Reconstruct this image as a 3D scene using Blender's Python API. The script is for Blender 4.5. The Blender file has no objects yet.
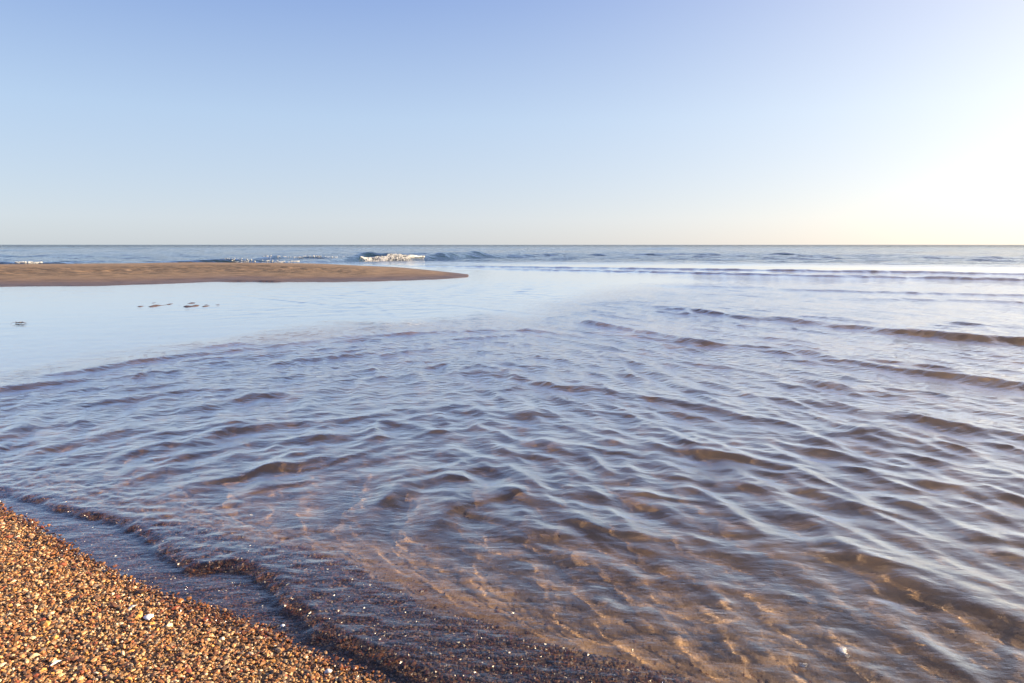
import bpy, math
import numpy as np

R = math.radians
rng = np.random.default_rng(7)
CAM_H = 0.80          # eye height above still water (m)
F_PX = 683.0          # 24 mm lens on a 36 mm wide frame, 1024 px wide
PITCH = math.atan2(97.0, F_PX)
SUN_AZ = 76.0         # degrees to the right of the viewing direction (+Y)
SUN_EL = 17.0
EXPO = 2.1
WATER_GLOSS = 1.75
SKY = [(.50,.57,.65),(.54,.61,.71),(.44,.57,.76),(.245,.37,.68),(.21,.32,.72),(.17,.27,.62)]
GLOW = (1.12,.86,.47)

# ------------------------------------------------------------------ helpers
def ground_point(px, py, z=0.0):
    """survey helper: where a sight line meets the level z"""
    u = px - 512.0; v = py - 341.5
    cp, sp = math.cos(PITCH), math.sin(PITCH)
    Y = F_PX*cp - v*sp; Z = -F_PX*sp - v*cp
    t = (z - CAM_H)/Z
    return (u*t, Y*t)

def smooth(e0, e1, x):
    t = np.clip((x-e0)/(e1-e0), 0, 1); return t*t*(3-2*t)

def hash2(ix, iy, seed):
    n = (ix.astype(np.int64)*374761393 + iy.astype(np.int64)*668265263 + seed*974634777) & 0xffffffff
    n = ((n ^ (n >> 13))*1274126177) & 0xffffffff
    n = (n ^ (n >> 16)) & 0xffffff
    return n/16777215.0

def vnoise(x, y, seed=0):
    ix = np.floor(x); iy = np.floor(y); fx = x-ix; fy = y-iy
    fx = fx*fx*fx*(fx*(fx*6-15)+10); fy = fy*fy*fy*(fy*(fy*6-15)+10)
    a = hash2(ix, iy, seed); b = hash2(ix+1, iy, seed); c = hash2(ix, iy+1, seed); d = hash2(ix+1, iy+1, seed)
    return (a*(1-fx)+b*fx)*(1-fy) + (c*(1-fx)+d*fx)*fy      # 0..1

def fbm(x, y, seed=0, octv=4, gain=0.5):
    s = 0; a = 1; t = 0
    for o in range(octv):
        s = s + a*(vnoise(x*2**o+o*17.3, y*2**o-o*9.1, seed+o)-0.5)*2; t += a; a *= gain
    return s/t

def polar(x, y):
    return np.degrees(np.arctan2(x, np.maximum(y, 1e-3))), np.hypot(x, np.maximum(y, 1e-3))

def line_r(points, az):
    """range r(az) of a line surveyed on the ground"""
    P = [ground_point(*p[:2]) for p in points]
    A = np.array([math.degrees(math.atan2(p[0], p[1])) for p in P]); Rr = np.log([math.hypot(*p) for p in P])
    o = np.argsort(A); A = A[o]; Rr = Rr[o]
    # linear extrapolation of the end slopes, limited
    A2 = np.concatenate([[A[0]-20], A, [A[-1]+20]])
    s0 = np.clip((Rr[1]-Rr[0])/(A[1]-A[0]), -.02, .02); s1 = np.clip((Rr[-1]-Rr[-2])/(A[-1]-A[-2]), -.02, .02)
    R2 = np.concatenate([[Rr[0]-20*s0], Rr, [Rr[-1]+20*s1]])
    g = np.linspace(-75, 75, 3001); v = np.interp(g, A2, R2)
    k = np.hanning(41); k /= k.sum(); v = np.convolve(np.pad(v, 20, 'edge'), k, 'valid')
    return np.exp(np.interp(az, g, v))

# ------------------------------------------------------------------ survey of the place
SHORE = [(-260,440),(-120,468),(0,505),(30,528),(60,546),(120,575),(170,598),(230,620),(290,648),(340,668),(400,700),(470,745),(540,800)]
SHORE_W = np.array([ground_point(*p) for p in SHORE])
SHORE_W = np.vstack([[SHORE_W[0]+(SHORE_W[0]-SHORE_W[1])*8], SHORE_W, [SHORE_W[-1]+(SHORE_W[-1]-SHORE_W[-2])*12]])
STEP = [(-200,470),(0,486),(60,505),(130,520),(240,538),(330,560),(400,598),(500,640),(600,672),(680,700),(800,745)]
STEP_W = np.array([ground_point(*p) for p in STEP])
STEP_W = np.vstack([[STEP_W[0]+(STEP_W[0]-STEP_W[1])*8], STEP_W, [STEP_W[-1]+(STEP_W[-1]-STEP_W[-2])*12]])
LIP = [(-60,470),(0,494),(40,508),(90,524),(130,536),(160,553),(192,573),(235,578),(262,591),(284,615),(308,638),(350,660),(395,682),(440,708),(520,760)]
LIP_W = np.array([ground_point(*p) for p in LIP])
LIP_W = np.vstack([[LIP_W[0]+(LIP_W[0]-LIP_W[1])*8], LIP_W, [LIP_W[-1]+(LIP_W[-1]-LIP_W[-2])*12]])

def sdist(x, y, P):
    """signed distance to polyline P running left to right; positive on its far (sea) side"""
    best = np.full(x.shape, 1e9); sgn = np.ones(x.shape)
    for a, b in zip(P[:-1], P[1:]):
        d = b-a; L2 = d@d
        t = np.clip(((x-a[0])*d[0]+(y-a[1])*d[1])/L2, 0, 1)
        qx = x-(a[0]+t*d[0]); qy = y-(a[1]+t*d[1]); q = np.hypot(qx, qy)
        s = np.where(d[0]*qy-d[1]*qx >= 0, 1.0, -1.0)
        m = q < best-1e-9
        best = np.where(m, q, best); sgn = np.where(m, s, sgn)
    return best*sgn

def near_sdist(x, y, P, lim=9.0):
    out = np.full(x.shape, 50.0)
    m = np.hypot(x, y) < lim
    out[m] = sdist(x[m], y[m], P)
    behind = (~m) & (y < 0); out[behind] = -5
    return out

# sand bar: far edge and near edge
BAR_FAR = [(-300,263.6),(0,264.2),(120,263.6),(190,262.4),(250,262.6),(320,264.0),(400,267.5),(470,274.6)]
BAR_NEAR = [(-300,287.5),(0,286.6),(100,286.2),(160,284.0),(230,281.8),(300,282.2),(380,281.0),(440,279.0),(470,277.0)]

def bed_height(x, y):
    az, r = polar(x, y)
    s = near_sdist(x, y, SHORE_W); st = near_sdist(x, y, STEP_W)
    # the beach: dry face above, gravel shelf, then the step down to sand
    dry = np.clip(-s, 0, 3); wet = np.clip(s, 0, None)
    z = 0.085*dry*(1+0.15*dry)
    z = z - 0.013*(1-np.exp(-wet/0.05)) - 0.020*smooth(0.05, 0.7, wet)
    z = z - 0.060*smooth(-0.04, 0.22, st) - 0.115*smooth(0.05, 1.5, st)
    z = z + 0.006*fbm(x*3.1, y*3.1, 3, 3) * smooth(8, 4, r)
    # rippled sand floor
    wx = x + 0.25*fbm(x*1.3, y*1.3, 11, 2); wy = y + 0.25*fbm(x*1.3+5, y*1.3, 12, 2)
    rip = np.sin((wx*0.62+wy*0.78)*2*np.pi/0.16)
    z = z + 0.0035*rip*smooth(0.05, 0.5, st)*smooth(9, 6, r)*(0.5+vnoise(x*.9, y*.9, 15))
    # shallow pool, shoaling towards the bar
    rf = line_r(BAR_FAR, az); rn = line_r(BAR_NEAR, az)
    mid = smooth(5.5, 10, r)
    z = z + 0.075*mid*smooth(12, -8, az)
    # ripple marks that just break the surface of the pool
    px = x+4.9; py = y-9.25+.16*px
    pm = smooth(1.0, .35, np.hypot(px/2.7, py/.95))
    marks = -0.014 + 0.046*(vnoise(x*13+.8*y, y*7, 31)-.50)*(.3+1.1*vnoise(x*.9, y*1.7, 32))
    z = z*(1-pm) + pm*marks
    # bar
    c = 0.5*(rf+rn); hw = 0.5*(rf-rn)
    tip = smooth(-2.6, -3.8, az)
    u = (r-c)/np.maximum(hw, .05)
    warp = 0.10*fbm(x*.35, y*.35, 41, 3)
    prof = np.clip(1-(u+warp*.6)**2, -3.0, 1)
    bar = (0.05+0.06*smooth(-6,-18,az))*prof*smooth(-3.0, -7, az)*tip
    # near edge flatter than far
    trod = smooth(-0.75, -0.45, u)*smooth(0.25, -0.1, u)*smooth(-7, -14, az)
    foot = fbm(x*2.6, y*2.0, 51, 3)
    bar = bar + 0.045*foot*trod*smooth(0, .3, prof)
    bar = bar + 0.022*fbm(x*1.5, y*1.1, 52, 3)*smooth(-.5, -.85, u)*smooth(-10, -15, az)*smooth(-27, -21, az)
    inb = smooth(1.6, 1.0, np.abs(u))*tip
    zb = np.where(prof > 0, 0.007+bar, -0.10*np.abs(prof)**0.8)
    z = z*(1-inb) + inb*zb
    # second low hump of sand right behind the bar tip
    # offshore slope
    off = smooth(20, 60, r)
    far = np.clip(r-np.where(az < -3, rf*1.15, 16.0), 0, None)
    z = z - np.clip(far*0.02, 0, 2.5)
    return z

# ------------------------------------------------------------------ waves
RIDGES = [
 # (points (px,py,height m), front width, back width, warp)
 # right-hand family
 ([(575,320,.0),(590,323,.035),(628,330,.030),(650,334,.040),(700,344,.040),(740,347,.030),(780,349,.02),(810,351,.0)], .055,.22),
 ([(790,349,.0),(810,353,.028),(850,363,.032),(900,371,.040),(960,379,.045),(1024,389,.05),(1120,402,.04)], .06,.24),
 ([(620,301,.0),(650,305,.025),(690,312,.06),(740,317,.065),(800,322,.05),(850,328,.065),(900,333,.085),(960,338,.085),(1024,343,.09),(1120,352,.06)], .10,.40),
 ([(560,298,.0),(600,302,.012),(640,304,.0)], .06,.2),
 ([(900,322,.0),(980,325,.02),(1060,330,.02)], .07,.3),
 ([(740,288,.0),(800,290,.03),(870,292,.04),(950,294,.04),(1060,297,.04)], .11,.4),
 ([(640,285,.0),(690,286,.02),(740,287,.03),(800,288,.0)], .11,.4),
 ([(800,297,.0),(850,299,.02),(930,300,.03),(1060,304,.03)], .10,.4),
 ([(430,374,.0),(480,372,.018),(520,379,.020),(560,386,.022),(620,394,.016),(700,405,.022),(760,418,.022),(800,425,.0)], .05,.2),
 ([(730,395,.0),(790,399,.014),(860,412,.018),(940,424,.02),(1040,440,.018)], .05,.2),
 ([(760,500,.0),(830,530,.014),(880,565,.024),(940,595,.030),(1000,618,.032),(1060,636,.030)], .045,.12),
 ([(243,297,.0),(255,297.5,.006),(290,301,.007),(330,305,.005),(352,308,.0)], .05,.12),
 ([(348,300,.0),(360,302,.006),(380,306,.008),(395,317,.008),(416,333,.0)], .04,.10),
 ([(415,317,.0),(430,319,.006),(450,323,.007),(475,328,.0)], .04,.12),
 ([(425,303,.0),(440,304,.006),(500,310,.008),(520,312,.006),(540,314,.0)], .05,.14),
 # far shore break on the right
 ([(300,263.0,.0),(350,265.0,.02),(430,266.2,.035),(520,267.2,.055),(620,268.6,.065),(720,270.0,.075),(820,271.6,.085),(920,273.0,.09),(1024,274.8,.09),(1200,277,.06)], .16,.7),
 ([(400,268.0,.0),(470,269.0,.02),(560,270.4,.045),(640,272.0,.055),(720,274.0,.065),(820,276.4,.075),(920,278.4,.085),(1024,280.6,.09),(1200,284,.06)], .15,.7),
 # swell breaking beyond the bar
 ([(300,262.5,.0),(330,261.0,.10),(360,260.0,.32),(400,259.6,.34),(440,258.8,.34),(480,257.8,.26),(530,257.0,.07),(600,256.6,.0)], .75,2.6),
 ([(120,263.2,.0),(150,263.2,.10),(200,263.0,.15),(240,262.6,.17),(275,262.0,.10),(310,261.6,.0)], .35,1.2),
 ([(235,259.4,.0),(270,259.0,.14),(310,258.6,.18),(340,258.4,.12),(360,258.4,.0)], .5,1.5),
 ([(-80,264.8,.10),(0,265.0,.12),(30,265.0,.12),(60,264.6,.10),(100,264.0,.0)], .3,1.0),
 ([(20,262.4,.0),(60,262.2,.10),(130,261.8,.06),(160,261.6,.0)], .3,1.2),
 # left-hand family running into the pool
 ([(-90,405,.025),(0,391,.028),(41,385,.030),(85,379,.024),(100,376,.0)], .055,.15),
 ([(20,379,.0),(68,374,.020),(113,366,.024),(143,361,.026),(171,357,.024),(200,354,.016),(225,350,.0)], .05,.16),
 ([(180,351,.0),(200,348,.014),(236,344,.020),(263,346,.012),(285,345,.0)], .045,.2),
 ([(210,355,.0),(225,352,.014),(245,349,.018),(275,347,.012),(300,345,.0)], .045,.2),
 ([(120,381,.0),(132,377,.018),(147,372,.024),(178,370,.020),(200,368,.0)], .05,.16),
 ([(255,368,.0),(270,365,.018),(297,361,.020),(342,357,.018),(380,352,.0)], .045,.18),
 ([(280,345,.0),(310,341,.014),(340,338,.012),(400,334,.014),(460,331,.014),(525,330,.012),(570,333,.0)], .05,.25),
 ([(60,410,.0),(79,406,.014),(109,401,.018),(137,399,.018),(164,396,.018),(191,392,.016),(219,390,.016),(250,388,.0)], .05,.14),
 ([(150,414,.0),(164,411,.014),(191,408,.018),(219,403,.020),(260,397,.020),(294,396,.014),(320,394,.0)], .05,.14),
 ([(-60,452,.018),(0,437,.018),(31,427,.020),(58,422,.020),(82,421,.018),(106,423,.0)], .05,.12),
 ([(30,449,.0),(70,443,.010),(116,432,.014),(164,432,.014),(190,430,.0)], .045,.12),
 ([(110,462,.0),(123,457,.014),(147,446,.018),(178,442,.018),(205,442,.014),(230,441,.0)], .045,.11),
 ([(200,441,.0),(212,436,.020),(233,429,.022),(267,427,.022),(294,425,.018),(330,423,.0)], .05,.12),
 ([(265,452,.0),(275,447,.016),(291,442,.018),(325,437,.018),(352,435,.016),(400,432,.0)], .045,.11),
 ([(222,460,.0),(240,470,.014),(260,472,.012),(284,465,.018),(325,458,.020),(350,456,.0)], .045,.11),
 ([(340,428,.0),(370,420,.018),(400,424,.020),(430,432,.014),(470,430,.0)], .045,.12),
 ([(400,412,.0),(440,408,.014),(480,413,.014),(520,419,.0)], .045,.13),
 ([(375,495,.0),(392,500,.016),(420,482,.020),(455,478,.014),(490,480,.0)], .04,.09),
 ([(470,470,.0),(500,486,.012),(545,505,.016),(580,520,.012),(620,530,.0)], .04,.09),
]

class WaveSet:
    def __init__(s, deg, spread, lmin, lmax, n, slope, seed):
        g = np.random.default_rng(seed)
        s.l = np.exp(g.uniform(math.log(lmin), math.log(lmax), n))
        a = np.radians(deg + g.normal(0, spread, n))
        s.k = 2*np.pi/s.l; s.kx = np.cos(a)*s.k; s.ky = np.sin(a)*s.k
        s.a = slope*math.sqrt(2/n)/s.k; s.p = g.uniform(0, 2*np.pi, n)
    def ev(s, x, y, cell, out, w, q=1.45):
        hx, hy, hz = out
        for l, kx, ky, k, a, p in zip(s.l, s.kx, s.ky, s.k, s.a, s.p):
            m = np.nonzero((cell < l/3.0) & (w > 0.003))[0]
            if not len(m): continue
            ww = w[m]*smooth(l/3.0, l/5.0, cell[m])*a
            ph = kx*x[m]+ky*y[m]+p
            sn = np.sin(ph); hz[m] += ww*np.cos(ph)
            hx[m] -= q*ww*sn*kx/k; hy[m] -= q*ww*sn*ky/k

F_RIGHT = WaveSet(213, 15, .07, .40, 50, .078, 1)
F_SHORE = WaveSet(236, 14, .08, .28, 48, .070, 2)
F_LEFT = WaveSet(309, 16, .06, .34, 50, .080, 3)
F_FINE = WaveSet(236, 30, .03, .11, 44, .050, 4)
F_CROSS = WaveSet(193, 11, .08, .26, 44, .105, 9)
F_SEA = WaveSet(255, 30, .5, 6.0, 50, .11, 5)
F_SEAF = WaveSet(250, 40, 2.0, 16.0, 40, .08, 6)
F_POOL = WaveSet(285, 40, .10, .6, 40, .034, 8)
CALM = [(-300,420),(0,388),(105,369),(170,355),(240,342),(330,336),(430,329),(525,325),(560,312),(600,300),(660,290),(740,285),(1024,281),(1200,281)]
SEA_LINE = [(-300,265),(0,265),(250,262.5),(330,263),(430,265.5),(620,268.6),(820,271.6),(1024,274.8),(1200,277)]

def water_surface(x, y, cell):
    x = x.ravel().copy(); y = y.ravel().copy(); cell = cell.ravel()
    az, r = polar(x, y)
    hx = np.zeros_like(x); hy = np.zeros_like(x); hz = np.zeros_like(x); out = (hx, hy, hz)
    s = near_sdist(x, y, SHORE_W); st = near_sdist(x, y, STEP_W)
    rc = line_r(CALM, az); rs = line_r(SEA_LINE, az)
    # gentle domain warp keeps crests from being ruler straight
    wx = x + 0.10*fbm(x*.9, y*.9, 61, 2); wy = y + 0.10*fbm(x*.9+9, y*.9, 62, 2)
    near = np.clip(smooth(1.0, .86, r/rc/(1+.13*fbm(x*1.1, y*1.1, 60, 4)*smooth(-22, -5, az)+.03*fbm(x*1.5, y*1.5, 59, 3))) + .16*smooth(1.30, .95, r/rc), 0, 1)
    groups = 0.55+0.9*vnoise(x*1.1, y*1.1, 63)
    shelter = smooth(0.0, .5, st)*0.85 + 0.15
    grow = smooth(1.0, 3.0, r)*0.25+0.75
    left = smooth(8, -14, az)
    chop = near*groups*shelter*grow
    far_fade = smooth(26, 12, r)
    F_RIGHT.ev(wx, wy, cell, out, chop*(1-left*.75)*smooth(1.4, 3.4, r)*far_fade)
    F_SHORE.ev(wx, wy, cell, out, chop*smooth(5.0, 2.2, r)*(1-.45*left))
    F_LEFT.ev(wx, wy, cell, out, chop*(0.15+.85*left)*smooth(1.4, 2.4, r)*far_fade)
    F_FINE.ev(wx, wy, cell, out, (near*(0.3+vnoise(x*1.7, y*1.7, 64))*smooth(-.3, .3, st)+0.25*smooth(0, .1, s)*(1-near*.5))*.8)
    F_CROSS.ev(wx, wy, cell, out, near*(.5+.8*vnoise(x*1.3+7, y*1.3, 67))*smooth(.05, .4, st)*smooth(8.5, 3.0, r), .8)
    pool = (1-near)*smooth(1.02, .95, r/rs)
    F_POOL.ev(wx, wy, cell, out, pool*(0.2+1.2*smooth(.35, .8, vnoise(x*.35+3, y*.35, 65))*(.40+.60*smooth(-26, -6, az))))
    sea = smooth(.98, 1.10, r/rs)
    F_SEA.ev(x, y, cell, out, sea*smooth(22, 50, r)*(0.4+vnoise(x*.05, y*.02, 66)))
    F_SEAF.ev(x, y, cell, out, sea*smooth(50, 140, r))
    # individual crests
    for i, (pts, w1, w2) in enumerate(RIDGES):
        P = [ground_point(p[0], p[1]) for p in pts]
        A = np.array([math.degrees(math.atan2(p[0], p[1])) for p in P])
        o = np.argsort(A); A = A[o]; H = np.array([p[2] for p in pts])[o]
        m = np.nonzero((az > A[0]) & (az < A[-1]))[0]
        r0 = line_r([p[:2] for p in pts], az[m])
        g = .05
        slope = (np.log(line_r([p[:2] for p in pts], az[m]+g)) - np.log(r0))/np.radians(g)
        cosf = 1/np.sqrt(1+slope**2)
        d = (r0-r[m])*cosf
        big = w1 > .2
        jag = fbm(x[m]*(.5 if big else 4.5), y[m]*(.3 if big else 4.5), 80+i, 3)*(.45 if big else 1.5)
        d = d + w1*.75*jag
        near_m = np.abs(d) < 4*w2
        m = m[near_m]; d = d[near_m]
        ym = np.mean([q[1] for q in pts])
        Hh = (1.0 if big else (.62 if ym < 398 else .50))*np.interp(az[m], A, H)*(1+.45*fbm(x[m]*(.8 if big else 2.3), y[m]*.8, 120+i, 2))
        p = np.where(d > 0, np.exp(-(d/w1)**2), np.exp(-(np.abs(d)/w2)**1.5))
        hz[m] += Hh*p
        # trough in front
        hz[m] -= .22*Hh*np.exp(-((d-2.1*w1)/(1.2*w1))**2)
    # short steep crestlets riding between the longer waves
    g = np.random.default_rng(21)
    for i in range(240):
        rr0 = math.exp(g.uniform(math.log(1.7), math.log(8.5))); aa = g.uniform(-40, 44)
        cx, cy = rr0*math.sin(math.radians(aa)), rr0*math.cos(math.radians(aa))
        lf = aa < g.uniform(-12, 6)
        th = math.radians(g.normal(38 if lf else (-57 if rr0 > 3.4 else -34), 11))
        Lh = g.uniform(.08, .24)*(.55+rr0*.20); H = g.uniform(.003, .0068)*(.6+rr0*.20)
        w1 = g.uniform(.016, .026)*(.7+rr0*.25); w2 = w1*g.uniform(3, 5); cv = g.normal(0, .9)
        m = np.nonzero((np.abs(x-cx) < 2.2*Lh) & (np.abs(y-cy) < 2.2*Lh))[0]
        if not len(m): continue
        dx, dy = x[m]-cx, y[m]-cy
        t = dx*math.cos(th)+dy*math.sin(th); d = (dx*math.sin(th)-dy*math.cos(th)) + cv*t*t + .45*w1*3*fbm(x[m]*7+i, y[m]*7, 300+i, 2)
        p = np.where(d > 0, np.exp(-(d/w1)**2), np.exp(-(np.abs(d)/w2)**1.4))
        hz[m] += H*p*np.exp(-(t/Lh)**4)*near[m]*shelter[m]
    # swash lip: the sheet of water climbing the gravel ends in a little step
    lp = near_sdist(x, y, LIP_W) + .045*fbm(x*6, y*6, 91, 4)
    lipm = smooth(-2.2, -1.2, x)
    hz += 0.016*smooth(-.012, .045, lp)*np.exp(-np.clip(lp, 0, None)/.30)*(0.25+.75*lipm)
    hz += (0.0036-.0018*smooth(-1.0, -.3, x))*fbm(x*26+y*8, y*36, 92, 3)*smooth(-.02, .05, lp)*smooth(.45, .1, lp)
    hz *= 1-0.0*s
    # keep the water from flooding the dry face
    edge = smooth(-.10, .03, s)
    hz = hz*edge + (1-edge)*(-0.004)
    return x+hx*edge, y+hy*edge, hz

# ------------------------------------------------------------------ mesh building
def link(name, me, mat=None, kind=None, **props):
    o = bpy.data.objects.new(name, me)
    bpy.context.scene.collection.objects.link(o)
    if mat: me.materials.append(mat)
    if kind: o['kind'] = kind
    for k, v in props.items(): o[k] = v
    return o

def raw_mesh(name, co, faces, smooth_shade=True):
    """faces: int array (n,3) or (n,4)"""
    me = bpy.data.meshes.new(name)
    n = faces.shape[1]
    me.vertices.add(len(co)); me.vertices.foreach_set('co', np.ascontiguousarray(co, dtype=np.float32).ravel())
    me.loops.add(faces.size); me.loops.foreach_set('vertex_index', np.ascontiguousarray(faces, dtype=np.int32).ravel())
    me.polygons.add(len(faces))
    me.polygons.foreach_set('loop_start', np.arange(0, faces.size, n, dtype=np.int32))
    me.polygons.foreach_set('loop_total', np.full(len(faces), n, dtype=np.int32))
    me.update(calc_edges=True)
    me.polygons.foreach_set('use_smooth', np.full(len(faces), smooth_shade, dtype=bool))
    return me

def polar_grid(da, growth, growth_far, yc=-0.7, r0=0.3):
    a_in = np.arange(-43, 43+1e-6, da)
    a_out = 43+np.cumsum(da*1.12**np.arange(1, 200)); a_out = a_out[a_out < 88]
    a = np.radians(np.concatenate([-a_out[::-1], a_in, a_out]))
    rr = [r0]
    while rr[-1] < 60: rr.append(rr[-1]*(1+growth))
    while rr[-1] < 9000: rr.append(rr[-1]*(1+growth_far))
    rr = np.array(rr)
    Rg, Ag = np.meshgrid(rr, a, indexing='ij')
    cell = np.maximum(np.gradient(rr)[:, None]*np.ones_like(Ag), Rg*np.abs(np.gradient(a))[None, :])
    X = Rg*np.sin(Ag); Y = yc+Rg*np.cos(Ag)
    nr, na = X.shape
    idx = np.arange(nr*na).reshape(nr, na)
    f = np.stack([idx[:-1, :-1], idx[:-1, 1:], idx[1:, 1:], idx[1:, :-1]], -1).reshape(-1, 4)

    return X, Y, cell, f

def float_attr(me, name, v):
    at = me.attributes.new(name, 'FLOAT', 'POINT'); at.data.foreach_set('value', np.ascontiguousarray(v, dtype=np.float32).ravel())

# ------------------------------------------------------------------ materials
def new_mat(name):
    m = bpy.data.materials.new(name); m.use_nodes = True
    nt = m.node_tree; nt.nodes.clear()
    return m, nt
def N(nt, t, **kw):
    n = nt.nodes.new(t)
    for k, v in kw.items():
        if k in n.inputs.keys() if hasattr(n.inputs, 'keys') else False: n.inputs[k].default_value = v
        else: setattr(n, k, v)
    return n
def L(nt, a, b): nt.links.new(a, b)
def ramp(nt, fac, stops, interp='LINEAR'):
    r = nt.nodes.new('ShaderNodeValToRGB'); r.color_ramp.interpolation = interp
    e = r.color_ramp.elements
    while len(e) < len(stops): e.new(0.5)
    for el, (p, c) in zip(e, stops):
        el.position = p; el.color = (c[0], c[1], c[2], 1)
    L(nt, fac, r.inputs[0]); return r.outputs[0]
def math_(nt, op, a, b=None, clamp=False):
    m = nt.nodes.new('ShaderNodeMath'); m.operation = op; m.use_clamp = clamp
    for i, v in enumerate((a, b)):
        if v is None: continue
        if isinstance(v, (int, float)): m.inputs[i].default_value = v
        else: L(nt, v, m.inputs[i])
    return m.outputs[0]
def mixc(nt, f, a, b, blend='MIX'):
    m = nt.nodes.new('ShaderNodeMix'); m.data_type = 'RGBA'; m.blend_type = blend
    for i, v in ((0, f), (6, a), (7, b)):
        if isinstance(v, (int, float)): m.inputs[i].default_value = v
        elif isinstance(v, tuple): m.inputs[i].default_value = (*v, 1)
        else: L(nt, v, m.inputs[i])
    return m.outputs[2]
def attr(nt, name, out='Fac'):
    a = nt.nodes.new('ShaderNodeAttribute'); a.attribute_name = name; return a.outputs[out]

def water_material():
    m, nt = new_mat('sea_water')
    out = N(nt, 'ShaderNodeOutputMaterial')
    deep = attr(nt, 'deep'); rough = attr(nt, 'chop_rough')
    geo = N(nt, 'ShaderNodeNewGeometry')
    mp = N(nt, 'ShaderNodeMapping'); L(nt, geo.outputs['Position'], mp.inputs['Vector'])
    mp.inputs['Rotation'].default_value = (0, 0, R(12)); mp.inputs['Scale'].default_value = (1.0, 1.9, 1.0)
    n1 = N(nt, 'ShaderNodeTexNoise'); n1.inputs['Scale'].default_value = 13.0; n1.inputs['Detail'].default_value = 5; n1.inputs['Roughness'].default_value = .55
    L(nt, mp.outputs[0], n1.inputs['Vector'])
    n2 = N(nt, 'ShaderNodeTexNoise'); n2.inputs['Scale'].default_value = 1.1; n2.inputs['Detail'].default_value = 5; n2.inputs['Roughness'].default_value = .6
    L(nt, mp.outputs[0], n2.inputs['Vector'])
    h = math_(nt, 'ADD', math_(nt, 'MULTIPLY', n1.outputs[0], math_(nt, 'MULTIPLY', rough, 0.012)),
              math_(nt, 'MULTIPLY', n2.outputs[0], math_(nt, 'ADD', math_(nt, 'MULTIPLY', deep, 0.20), math_(nt, 'MULTIPLY', attr(nt, 'open_sea'), 0.6))))
    b = N(nt, 'ShaderNodeBump'); b.inputs['Strength'].default_value = 1.0; b.inputs['Distance'].default_value = 1.0
    L(nt, h, b.inputs['Height'])
    g = N(nt, 'ShaderNodeBsdfPrincipled')
    g.inputs['Base Color'].default_value = (.95, .97, .97, 1); g.inputs['Transmission Weight'].default_value = 1
    g.inputs['IOR'].default_value = 1.333; g.inputs['Roughness'].default_value = 0.01
    L(nt, b.outputs[0], g.inputs['Normal'])
    d = N(nt, 'ShaderNodeBsdfDiffuse'); d.inputs['Color'].default_value = (.012, .030, .045, 1)
    body = N(nt, 'ShaderNodeMixShader'); L(nt, deep, body.inputs[0]); L(nt, g.outputs[0], body.inputs[1]); L(nt, d.outputs[0], body.inputs[2])
    gl = N(nt, 'ShaderNodeBsdfGlossy'); gl.inputs['Roughness'].default_value = 0.02; gl.inputs['Color'].default_value = (1, 1, 1, 1)
    L(nt, b.outputs[0], gl.inputs['Normal'])
    fr = N(nt, 'ShaderNodeFresnel'); fr.inputs['IOR'].default_value = 1.34; L(nt, b.outputs[0], fr.inputs['Normal'])
    mx = N(nt, 'ShaderNodeMixShader'); air_side = math_(nt, 'SUBTRACT', 1.0, geo.outputs['Backfacing'])
    L(nt, math_(nt, 'MULTIPLY', air_side, math_(nt, 'MULTIPLY', math_(nt, 'MAXIMUM', math_(nt, 'SUBTRACT', math_(nt, 'SQRT', fr.outputs[0]), .235), 0.0), WATER_GLOSS, True)), mx.inputs[0])
    L(nt, body.outputs[0], mx.inputs[1]); L(nt, gl.outputs[0], mx.inputs[2])
    L(nt, mx.outputs[0], out.inputs[0])
    return m

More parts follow.
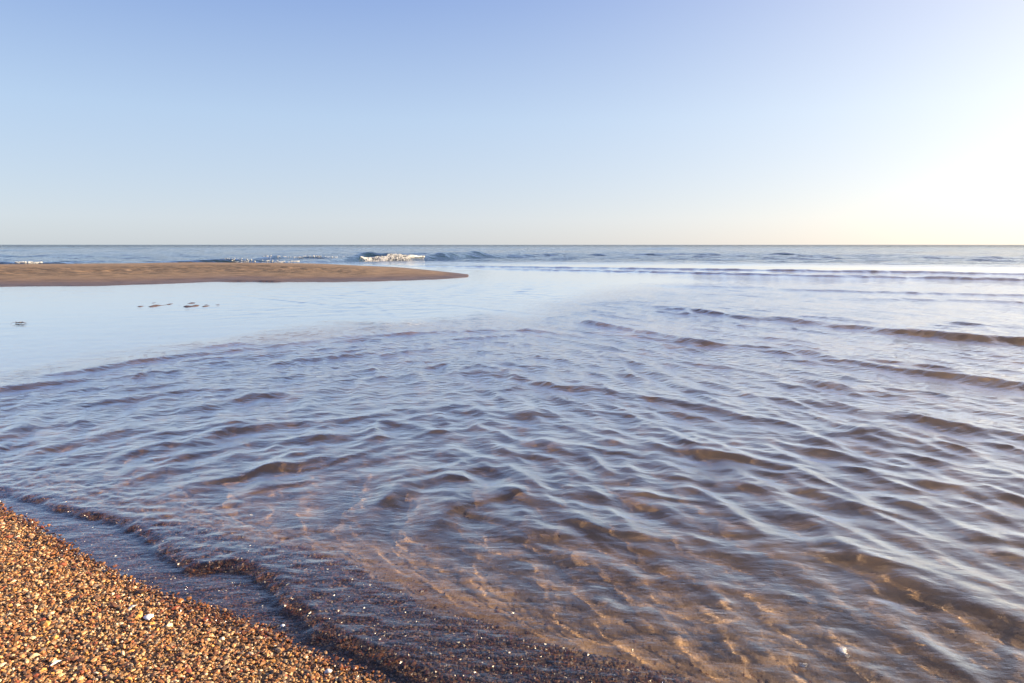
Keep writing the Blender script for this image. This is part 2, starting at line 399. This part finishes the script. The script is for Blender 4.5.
def ground_material():
    m, nt = new_mat('beach_sand')
    out = N(nt, 'ShaderNodeOutputMaterial')
    geo = N(nt, 'ShaderNodeNewGeometry')
    def noise(scale, det=4, rough=.5):
        n = N(nt, 'ShaderNodeTexNoise'); n.inputs['Scale'].default_value = scale; n.inputs['Detail'].default_value = det
        n.inputs['Roughness'].default_value = rough; L(nt, geo.outputs['Position'], n.inputs['Vector']); return n.outputs[0]
    grav = attr(nt, 'gravel'); wet = attr(nt, 'wet'); trod = attr(nt, 'trod')
    sand = ramp(nt, noise(2.2, 6, .6), [(.30, (.24, .145, .065)), (.50, (.46, .31, .16)), (.72, (.60, .43, .24))])
    v = N(nt, 'ShaderNodeTexVoronoi'); v.inputs['Scale'].default_value = 210; L(nt, geo.outputs['Position'], v.inputs['Vector'])
    grains = ramp(nt, v.outputs['Color'], [(.0, (.05, .03, .02)), (.25, (.15, .08, .04)), (.5, (.30, .17, .08)), (.75, (.22, .12, .05)), (1., (.42, .30, .19))])
    v2 = N(nt, 'ShaderNodeTexVoronoi'); v2.inputs['Scale'].default_value = 420; L(nt, geo.outputs['Position'], v2.inputs['Vector'])
    speck = ramp(nt, v2.outputs['Color'], [(.0, (.55, .5, .45)), (.3, (.9, .85, .8)), (1., (1.25, 1.2, 1.1))])
    sandf = mixc(nt, .6, sand, speck, 'MULTIPLY')
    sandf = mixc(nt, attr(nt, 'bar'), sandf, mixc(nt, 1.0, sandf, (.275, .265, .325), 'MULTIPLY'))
    col = mixc(nt, grav, sandf, mixc(nt, 1.0, grains, (.6, .6, .6), 'MULTIPLY'))
    col = mixc(nt, wet, col, mixc(nt, 1.0, col, (.55, .50, .48), 'MULTIPLY'))
    col = mixc(nt, math_(nt, 'MULTIPLY', trod, ramp(nt, noise(4.5, 4, .65), [(.44, (0, 0, 0)), (.56, (1, 1, 1))])), col, mixc(nt, 1.0, col, (.40, .38, .38), 'MULTIPLY'))
    bs = N(nt, 'ShaderNodeBsdfPrincipled'); L(nt, col, bs.inputs['Base Color'])
    L(nt, math_(nt, 'SUBTRACT', .9, math_(nt, 'MULTIPLY', wet, .42)), bs.inputs['Roughness'])
    bh = math_(nt, 'ADD', math_(nt, 'MULTIPLY', v.outputs['Distance'], .003), math_(nt, 'MULTIPLY', noise(26, 4, .6), math_(nt, 'ADD', .004, math_(nt, 'MULTIPLY', trod, .03))))
    b = N(nt, 'ShaderNodeBump'); b.inputs['Distance'].default_value = 1; b.inputs['Strength'].default_value = .8; L(nt, bh, b.inputs['Height'])
    L(nt, b.outputs[0], bs.inputs['Normal'])
    L(nt, bs.outputs[0], out.inputs[0])
    return m

PEBBLE = [(.42,.22,.09),(.50,.30,.14),(.36,.16,.06),(.58,.42,.25),(.70,.57,.40),(.27,.12,.05),(.10,.06,.04),(.04,.03,.03),
          (.20,.09,.05),(.62,.34,.10),(.30,.22,.16),(.80,.72,.60),(.33,.10,.05),(.16,.12,.10)]
PW = np.array([14,13,12,9,6,9,9,8,9,7,5,2.5,4,5], float); PW /= PW.sum()

def gravel_material():
    m, nt = new_mat('shingle')
    out = N(nt, 'ShaderNodeOutputMaterial'); bs = N(nt, 'ShaderNodeBsdfPrincipled')
    c = attr(nt, 'tint', 'Color'); wet = attr(nt, 'wet')
    geo = N(nt, 'ShaderNodeNewGeometry')
    n = N(nt, 'ShaderNodeTexNoise'); n.inputs['Scale'].default_value = 500; n.inputs['Detail'].default_value = 2; L(nt, geo.outputs['Position'], n.inputs['Vector'])
    c = mixc(nt, .7, c, ramp(nt, n.outputs[0], [(.3, (.6, .6, .6)), (.7, (1.2, 1.2, 1.2))]), 'MULTIPLY')
    c = mixc(nt, wet, c, mixc(nt, 1.0, c, (.52, .44, .40), 'MULTIPLY'))
    L(nt, c, bs.inputs['Base Color'])
    L(nt, math_(nt, 'SUBTRACT', .55, math_(nt, 'MULTIPLY', wet, .33)), bs.inputs['Roughness'])
    L(nt, bs.outputs[0], out.inputs[0])
    return m

def plain(name, col, rough=.6, noise_scale=60, var=.3, **kw):
    m, nt = new_mat(name)
    out = N(nt, 'ShaderNodeOutputMaterial'); bs = N(nt, 'ShaderNodeBsdfPrincipled')
    tc = N(nt, 'ShaderNodeNewGeometry')
    n = N(nt, 'ShaderNodeTexNoise'); n.inputs['Scale'].default_value = noise_scale; n.inputs['Detail'].default_value = 4; L(nt, tc.outputs['Position'], n.inputs['Vector'])
    L(nt, mixc(nt, 1.0, col, ramp(nt, n.outputs[0], [(.3, (1-var,)*3), (.7, (1.0,)*3)]), 'MULTIPLY'), bs.inputs['Base Color'])
    bs.inputs['Roughness'].default_value = rough
    for k, v in kw.items(): bs.inputs[k].default_value = v
    L(nt, bs.outputs[0], out.inputs[0]); return m

# ------------------------------------------------------------------ build: ground
X, Y, cell, F = polar_grid(0.12, 0.0045, 0.02)
Z = bed_height(X.ravel(), Y.ravel())
me = raw_mesh('beach', np.stack([X.ravel(), Y.ravel(), Z], 1), F)
xr, yr = X.ravel(), Y.ravel()
az, rr = polar(xr, yr)
s_ = near_sdist(xr, yr, SHORE_W); st_ = near_sdist(xr, yr, STEP_W)
float_attr(me, 'gravel', smooth(.12, -.05, st_+.06*fbm(xr*3, yr*3, 7, 3)))
rn_, rf_ = line_r(BAR_NEAR, az), line_r(BAR_FAR, az)
wetness = np.where(rr < 7, smooth(-.10, .02, s_), smooth(.07, .015, Z))
float_attr(me, 'wet', wetness)
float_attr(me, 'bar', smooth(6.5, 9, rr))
uu = (rr-.5*(rn_+rf_))/np.maximum(.5*(rf_-rn_), .05)
float_attr(me, 'trod', smooth(-.8, -.5, uu)*smooth(.3, -.1, uu)*smooth(-8, -15, az)*(rr > 9))
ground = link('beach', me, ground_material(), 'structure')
ground['label'] = 'brown sand and gravel beach with a low sand bar'
ground.cycles.is_caustics_receiver = True

# ------------------------------------------------------------------ build: sea
X, Y, cell, F = polar_grid(0.092, 0.0034, 0.012)
wx, wy, wz = water_surface(X, Y, cell)
me = raw_mesh('sea', np.stack([wx, wy, wz], 1), F)
xr, yr = X.ravel(), Y.ravel()
az, rr = polar(xr, yr)
rs_ = line_r(SEA_LINE, az)
float_attr(me, 'deep', np.clip(smooth(26, 36, rr), 0, 1))
float_attr(me, 'open_sea', smooth(60, 500, rr))
float_attr(me, 'chop_rough', smooth(1.08+.37*smooth(-16, 2, az), .85, rr/line_r(CALM, az)*(1+.22*fbm(xr*.6, yr*.6, 58, 4)))*(.25+.75*smooth(2, 5, rr)) + .12)
sea = link('sea', me, water_material(), 'structure')
sea['label'] = 'rippled shallow sea'
sea.cycles.is_caustics_caster = True

# ------------------------------------------------------------------ build: shingle (uncountable grains)
ph = (1+5**.5)/2
ICO = np.array([(-1,ph,0),(1,ph,0),(-1,-ph,0),(1,-ph,0),(0,-1,ph),(0,1,ph),(0,-1,-ph),(0,1,-ph),(ph,0,-1),(ph,0,1),(-ph,0,-1),(-ph,0,1)])/math.hypot(1, ph)
ICF = np.array([(0,11,5),(0,5,1),(0,1,7),(0,7,10),(0,10,11),(1,5,9),(5,11,4),(11,10,2),(10,7,6),(7,1,8),(3,9,4),(3,4,2),(3,2,6),(3,6,8),(3,8,9),(4,9,5),(2,4,11),(6,2,10),(8,6,7),(9,8,1)])

def grains(x, y, size, lift):
    n = len(x)
    z = bed_height(x, y)
    v = ICO[None]*rng.uniform(.74, 1.22, (n, 12, 1))
    v = v*np.stack([rng.uniform(.8, 1.5, n), rng.uniform(.7, 1.1, n), rng.uniform(.35, .75, n)], 1)[:, None]*size[:, None, None]*.5
    # random tilt then heading
    t = rng.normal(0, .45, n); c, s = np.cos(t)[:, None], np.sin(t)[:, None]
    vy = v[..., 1]*c-v[..., 2]*s; vz = v[..., 1]*s+v[..., 2]*c
    h = rng.uniform(0, 2*np.pi, n); c, s = np.cos(h)[:, None], np.sin(h)[:, None]
    vx = v[..., 0]*c-vy*s; vy = v[..., 0]*s+vy*c
    co = np.stack([vx+x[:, None], vy+y[:, None], vz+(z+lift)[:, None]], -1)
    f = ICF[None]+12*np.arange(n)[:, None, None]
    return co.reshape(-1, 3), f.reshape(-1, 3)

def scatter(n, x0, x1, y0, y1): return rng.uniform(x0, x1, n), rng.uniform(y0, y1, n)
xs, ys = scatter(700000, -3.4, 1.6, .55, 3.1)
sd = sdist(xs, ys, SHORE_W); sp = sdist(xs, ys, STEP_W)
az_, r_ = polar(xs, ys)
inview = (np.abs(az_) < 46)
ok = (sp < .05+.10*fbm(xs*4, ys*4, 5, 3)) & (inview)
keep = np.where(r_ < 2.2, 1., .72)
ok &= rng.random(len(xs)) < keep
# thin stragglers across the sand floor
thin = (~ok) & inview & (sp < 1.2) & (rng.random(len(xs)) < .05*np.exp(-np.clip(sp, 0, 9)/.25)+.003)
sel = ok | thin
xs, ys, sd, sp, r_ = xs[sel], ys[sel], sd[sel], sp[sel], r_[sel]
size = np.clip(rng.lognormal(math.log(.0051), .42, len(xs)), .003, .016)
lift = rng.uniform(-.0015, .0045, len(xs))
co, f = grains(xs, ys, size, lift)
me = raw_mesh('shingle', co, f, False)
tint = np.array(PEBBLE)[rng.choice(len(PEBBLE), len(xs), p=PW)]*rng.uniform(.6, 1.25, (len(xs), 1))*np.array([.70, .62, .51])
tint = np.concatenate([np.clip(tint, 0, .85), np.ones((len(xs), 1))], 1)
ca = me.attributes.new('tint', 'FLOAT_COLOR', 'POINT'); ca.data.foreach_set('color', np.repeat(tint, 12, 0).astype(np.float32).ravel())
wv = smooth(-.05, .01, sd+.03*fbm(xs*7, ys*7, 6, 2))
float_attr(me, 'wet', np.repeat(wv, 12))
sh = link('shingle', me, gravel_material(), 'stuff')
sh['label'] = 'coarse orange brown shingle grains along the water edge'
sh.cycles.is_caustics_receiver = True
print('grains', len(xs))

# ------------------------------------------------------------------ foam (uncountable froth)
def at_surface(x, y):
    return water_surface(np.array(x, float), np.array(y, float), np.full(len(x), .02))
def froth(pts, a0, a1, n, d0, d1, s0, s1, rise, clump=0.0, seed=1):
    """froth flecks scattered along the front of a crest"""
    g = np.random.default_rng(seed)
    A0 = ground_point(a0, pts[0][1]); A1 = ground_point(a1, pts[0][1])
    az = np.degrees(g.uniform(math.atan2(*A0), math.atan2(*A1), n))
    r0 = line_r([p[:2] for p in pts], az)
    e0, e1 = math.degrees(math.atan2(*A0)), math.degrees(math.atan2(*A1)); tt = (az-e0)/(e1-e0)
    env = smooth(0, .18, tt)*smooth(1.0, .72, tt)*(.45+.9*vnoise(az*2.3, az*0, 230+seed))
    u = g.beta(1.1, 1.5, n)*np.clip(env, .05, 1.1)
    keep = g.random(n) < (1-clump) + clump*(fbm(az*5, u*5, 200+seed, 3) > -.02)
    az, r0, u, env = az[keep], r0[keep], u[keep], env[keep]; n = len(az)
    r = r0 - (d0+(d1-d0)*(u + .35*np.clip(vnoise(az*1.7, az*0, 240+seed)-.3, 0, 1)))
    x = r*np.sin(np.radians(az)); y = r*np.cos(np.radians(az))
    hx, hy, hz = at_surface(x, y)
    sz = g.uniform(s0, s1, n)*(1.15-.6*u)
    return hx, hy, hz+g.uniform(0, 1, n)**3*rise*env, sz
SWELL = [p for p in RIDGES if p[0][0][:2] == (300,262.5)][0][0]
SW2 = [p for p in RIDGES if p[0][0][:2] == (235,259.4)][0][0]
SW3 = [p for p in RIDGES if p[0][0][:2] == (120,263.2)][0][0]
LF = [p for p in RIDGES if p[0][0][:2] == (-80,264.8)][0][0]
C1 = [p for p in RIDGES if p[0][0][:2] == (300,263.0)][0][0]
C2 = [p for p in RIDGES if p[0][0][:2] == (400,268.0)][0][0]
parts = [froth(SWELL, 360, 424, 2000, .45, 1.5, .012, .036, .03, .6, 1),
         froth(SW2, 262, 345, 130, .0, .5, .01, .03, .02, .8, 2),
         froth(SW3, 225, 300, 160, .0, .6, .01, .03, .02, .7, 3),
         froth(LF, 15, 42, 200, .0, .5, .01, .028, .02, .5, 4)]
fx, fy, fz, fs = [np.concatenate(c) for c in zip(*parts)]
nfo = len(fx)
v = ICO[None]*rng.uniform(.7, 1.3, (nfo, 12, 1))*fs[:, None, None]*np.array([1.5, 1.0, .75])
v[..., 0] += fx[:, None]; v[..., 1] += fy[:, None]; v[..., 2] += fz[:, None]
me = raw_mesh('foam', v.reshape(-1, 3), (ICF[None]+12*np.arange(nfo)[:, None, None]).reshape(-1, 3), True)
fo = link('foam', me, plain('sea_foam', (.50, .50, .50), .8, 8, .2), 'stuff')
fo['label'] = 'white foam tumbling down the breaking wave beyond the sand bar'

# ------------------------------------------------------------------ shells, stone, seaweed: single things
shell_mats = {'white': plain('shell_white', (.78, .76, .74), .35, 300, .3), 'grey': plain('shell_grey', (.50, .49, .50), .4, 300, .35),
              'cream': plain('shell_cream', (.70, .58, .44), .4, 300, .35)}
def valve(width, length, dome, chip, seed):
    """one half of a ribbed bivalve shell: fan from the hinge, domed, with thickness"""
    g = np.random.default_rng(seed); na, nr = 25, 9
    top = []
    for j in range(nr):
        t = j/(nr-1)
        for i in range(na):
            a = math.radians(-78+156*i/(na-1))
            rib = 1+.03*math.cos(i*math.pi)*t
            edge = 1-chip*max(0, math.sin(a*2.3+seed))*t - .03*g.random()*(j == nr-1)
            rr_ = t*rib*edge
            X_ = width*.5*math.sin(a)*rr_*1.05; Y_ = length*(rr_*math.cos(a)*.95+.05*t)
            Z_ = dome*(1-(abs(2*t-.75)/1.25)**2)*math.cos(a*.75)
            top.append((X_, Y_-length*.45, Z_))
    top = np.array(top); bot = top*np.array([.97, .97, 1])-np.array([0, 0, .0009]); n = len(top)
    fc = []
    for j in range(nr-1):
        for i in range(na-1):
            q = [j*na+i, j*na+i+1, (j+1)*na+i+1, (j+1)*na+i]
            fc.append(q[::-1]); fc.append([k+n for k in q])
    rim = [(nr-1)*na+i for i in range(na)]
    side = [j*na for j in range(nr-1)]; side2 = [j*na+na-1 for j in range(nr-1)]
    for a_, b_ in zip(rim[:-1], rim[1:]): fc.append([b_, a_, a_+n, b_+n])
    loop = side+[rim[0]]
    for a_, b_ in zip(loop[:-1], loop[1:]): fc.append([b_, a_, a_+n, b_+n])
    loop = side2+[rim[-1]]
    for a_, b_ in zip(loop[:-1], loop[1:]): fc.append([a_, b_, b_+n, a_+n])
    return np.concatenate([top, bot]), np.array(fc)
def put_shell(px, py, width, length, dome, chip, heading, tilt, mat, label, cat='shell', under=False, lift=.004):
    x, y = ground_point(px, py, 0.0 if not under else -.04)
    for _ in range(6):
        z = float(bed_height(np.array([x]), np.array([y]))[0]); x, y = ground_point(px, py, z*(.62 if under else 1))
    co, fc = valve(width, length, dome, chip, int(px))
    me = raw_mesh('shell', co, fc, True)
    o = link('shell', me, shell_mats[mat]); o['label'] = label; o['category'] = cat; o['group'] = 'shells scattered at the water edge'
    o.location = (x, y, z+lift); o.rotation_euler = (R(tilt), R(tilt*.5), R(heading))
    if under: o.cycles.is_caustics_receiver = True
put_shell(149, 619, .030, .020, .006, .10, 100, 12, 'white', 'largest white shell on the dry shingle, just below and right of the grey chip')
put_shell(132, 609, .020, .014, .004, .40, 60, -10, 'grey', 'pale grey broken shell chip just above and left of the largest white shell')
put_shell(283, 628, .015, .012, .004, .15, 20, 10, 'white', 'small white shell on dry shingle right beside the dark wet edge')
put_shell(56, 665, .028, .008, .004, .30, 70, 8, 'white', 'long thin white shell sliver near the bottom left corner')
put_shell(222, 641, .013, .010, .004, .10, 140, 14, 'cream', 'small cream shell chip on dry shingle between the largest white shell and the wet edge')
put_shell(328, 674, .016, .013, .005, .15, 200, 10, 'grey', 'grey shell near the bottom edge where dry shingle meets the wet gravel')
put_shell(843, 660, .022, .015, .006, .10, 110, 14, 'white', 'white curved shell under clear water close to the bottom edge on the right', under=True)
put_shell(803, 672, .016, .011, .004, .25, 40, 8, 'white', 'small white shell under water just left of and below the curved white one', under=True)
put_shell(972, 676, .017, .012, .004, .20, 250, 10, 'cream', 'cream shell under water nearest the bottom right corner', under=True)
put_shell(182, 500, .026, .017, .005, .15, 80, 8, 'white', 'white shell under shallow water above the gravel lip on the left', under=True)

weed_mat = plain('seaweed_dark', (.045, .020, .018), .35, 60, .5)
def seaweed(px, py, length, height, label, seed, z=None, group=None):
    g = np.random.default_rng(seed)
    x, y = ground_point(px, py, 0)
    if z is None: z = float(bed_height(np.array([x]), np.array([y]))[0])
    co, fc = [], []
    for k in range(9):
        p = np.array([g.uniform(-.12, .12)*length, g.uniform(-.08, .08)*length, 0]); a = g.normal(0, .45)+(math.pi if g.random() < .5 else 0)
        n = 10; L_ = length*g.uniform(.35, .6); prev = None
        for i in range(n):
            t = i/(n-1); a += g.normal(0, .22)
            p = p+np.array([math.cos(a), math.sin(a), 0])*L_/n
            zz = height*(.35+.65*math.sin(math.pi*min(1, t*1.1)))*g.uniform(.7, 1.0)
            wdt = length*.045*(1-t*.7)*(1+.4*math.sin(i*2.1+k)); nrm_ = np.array([-math.sin(a), math.cos(a), 0])
            base = len(co)
            for q in ((1, 0), (0, .25), (-1, 0), (0, -.25)):
                co.append(p+nrm_*wdt*q[0]+np.array([0, 0, zz+q[1]*wdt]))
            if prev is not None:
                for e in range(4): fc.append([prev+e, prev+(e+1)%4, base+(e+1)%4, base+e])
            else: fc.append([base, base+1, base+2, base+3])
            prev = base
        fc.append([prev+3, prev+2, prev+1, prev])
    me = raw_mesh('seaweed', np.array(co), np.array(fc), True)
    o = link('seaweed', me, weed_mat); o.location = (x, y, z); o['label'] = label; o['category'] = 'seaweed'
    if group: o['group'] = group
seaweed(18, 323.6, .17, .018, 'dark red seaweed tuft lying flat in the calm pool near the left edge', 3, z=0.0)
seaweed(53, 264.5, .30, .07, 'dark clump of seaweed on the far edge of the sand bar, leftmost one', 4)
seaweed(190, 264.6, .20, .05, 'small dark clump of seaweed on the far edge of the sand bar, towards its middle', 5)
seaweed(816, 421, .028, .008, 'tiny dark weed scrap floating on the rippled water at right, the left of two', 6, z=.008)
seaweed(925, 417, .028, .008, 'tiny dark weed scrap floating on the rippled water at right, the right of two', 7, z=.008)

# ------------------------------------------------------------------ sky, sun, camera
sc = bpy.context.scene
w = bpy.data.worlds.new('World'); sc.world = w; w.use_nodes = True
nt = w.node_tree; nt.nodes.clear()
out = nt.nodes.new('ShaderNodeOutputWorld'); bg = nt.nodes.new('ShaderNodeBackground')
sky = nt.nodes.new('ShaderNodeTexSky'); sky.sky_type = 'NISHITA'; sky.sun_disc = False
sky.sun_elevation = R(SUN_EL); sky.sun_rotation = R(SUN_AZ)
sky.air_density = 1.0; sky.dust_density = 0.4; sky.ozone_density = 3.0; sky.altitude = 0
bg.inputs['Strength'].default_value = .12
# clear sky: Nishita blended with a measured elevation ramp and a soft brightening towards the sun
tc = nt.nodes.new('ShaderNodeTexCoord')
nrm = nt.nodes.new('ShaderNodeVectorMath'); nrm.operation = 'NORMALIZE'; L(nt, tc.outputs['Generated'], nrm.inputs[0])
sep = nt.nodes.new('ShaderNodeSeparateXYZ'); L(nt, nrm.outputs[0], sep.inputs[0])
elev = ramp(nt, math_(nt, 'MAXIMUM', sep.outputs[2], 0.0), [(0, SKY[0]), (.035, SKY[1]), (.17, SKY[2]), (.32, SKY[3]), (.55, SKY[4]), (1, SKY[5])])
dt = nt.nodes.new('ShaderNodeVectorMath'); dt.operation = 'DOT_PRODUCT'; L(nt, nrm.outputs[0], dt.inputs[0])
dt.inputs[1].default_value = (math.sin(R(SUN_AZ))*math.cos(R(SUN_EL)), math.cos(R(SUN_AZ))*math.cos(R(SUN_EL)), math.sin(R(SUN_EL)))
gl = math_(nt, 'EXPONENT', math_(nt, 'MULTIPLY', math_(nt, 'SUBTRACT', dt.outputs['Value'], 1.0), 4.2))
glow = mixc(nt, gl, (0, 0, 0), GLOW)
own = mixc(nt, 1.0, elev, glow, 'ADD')
low = math_(nt, 'EXPONENT', math_(nt, 'ADD', math_(nt, 'MULTIPLY', math_(nt, 'SUBTRACT', dt.outputs['Value'], 1.0), 2.2),
                                 math_(nt, 'MULTIPLY', math_(nt, 'MAXIMUM', sep.outputs[2], 0.0), -11.0)))
own = mixc(nt, 1.0, own, mixc(nt, low, (0, 0, 0), (.36, .15, .0)), 'ADD')
scl = nt.nodes.new('ShaderNodeVectorMath'); scl.operation = 'SCALE'; scl.inputs['Scale'].default_value = 1/(.12*2**EXPO)
L(nt, own, scl.inputs[0])
L(nt, mixc(nt, .93, sky.outputs[0], scl.outputs[0]), bg.inputs[0]); L(nt, bg.outputs[0], out.inputs[0])

sun = bpy.data.lights.new('sun', 'SUN'); sun.energy = 5.0; sun.angle = R(.53); sun.color = (1, .78, .50)
try: sun.cycles.is_caustics_light = True
except Exception as e: print(e)
so = bpy.data.objects.new('sun', sun); sc.collection.objects.link(so)
so.rotation_euler = (R(90-SUN_EL), 0, R(180-SUN_AZ))   # light travels from the sun towards the scene

cam = bpy.data.cameras.new('camera'); cam.lens = 24; cam.sensor_width = 36; cam.clip_start = .05; cam.clip_end = 20000
co_ = bpy.data.objects.new('camera', cam); sc.collection.objects.link(co_)
co_.location = (0, 0, CAM_H); co_.rotation_euler = (R(90)-PITCH, 0, 0)
sc.camera = co_

sc.view_settings.view_transform = 'Standard'; sc.view_settings.look = 'None'; sc.view_settings.gamma = 1
sc.view_settings.exposure = EXPO
sc.cycles.use_denoising = True
sc.cycles.max_bounces = 8; sc.cycles.caustics_refractive = True; sc.cycles.caustics_reflective = False
sc.cycles.sample_clamp_indirect = 60
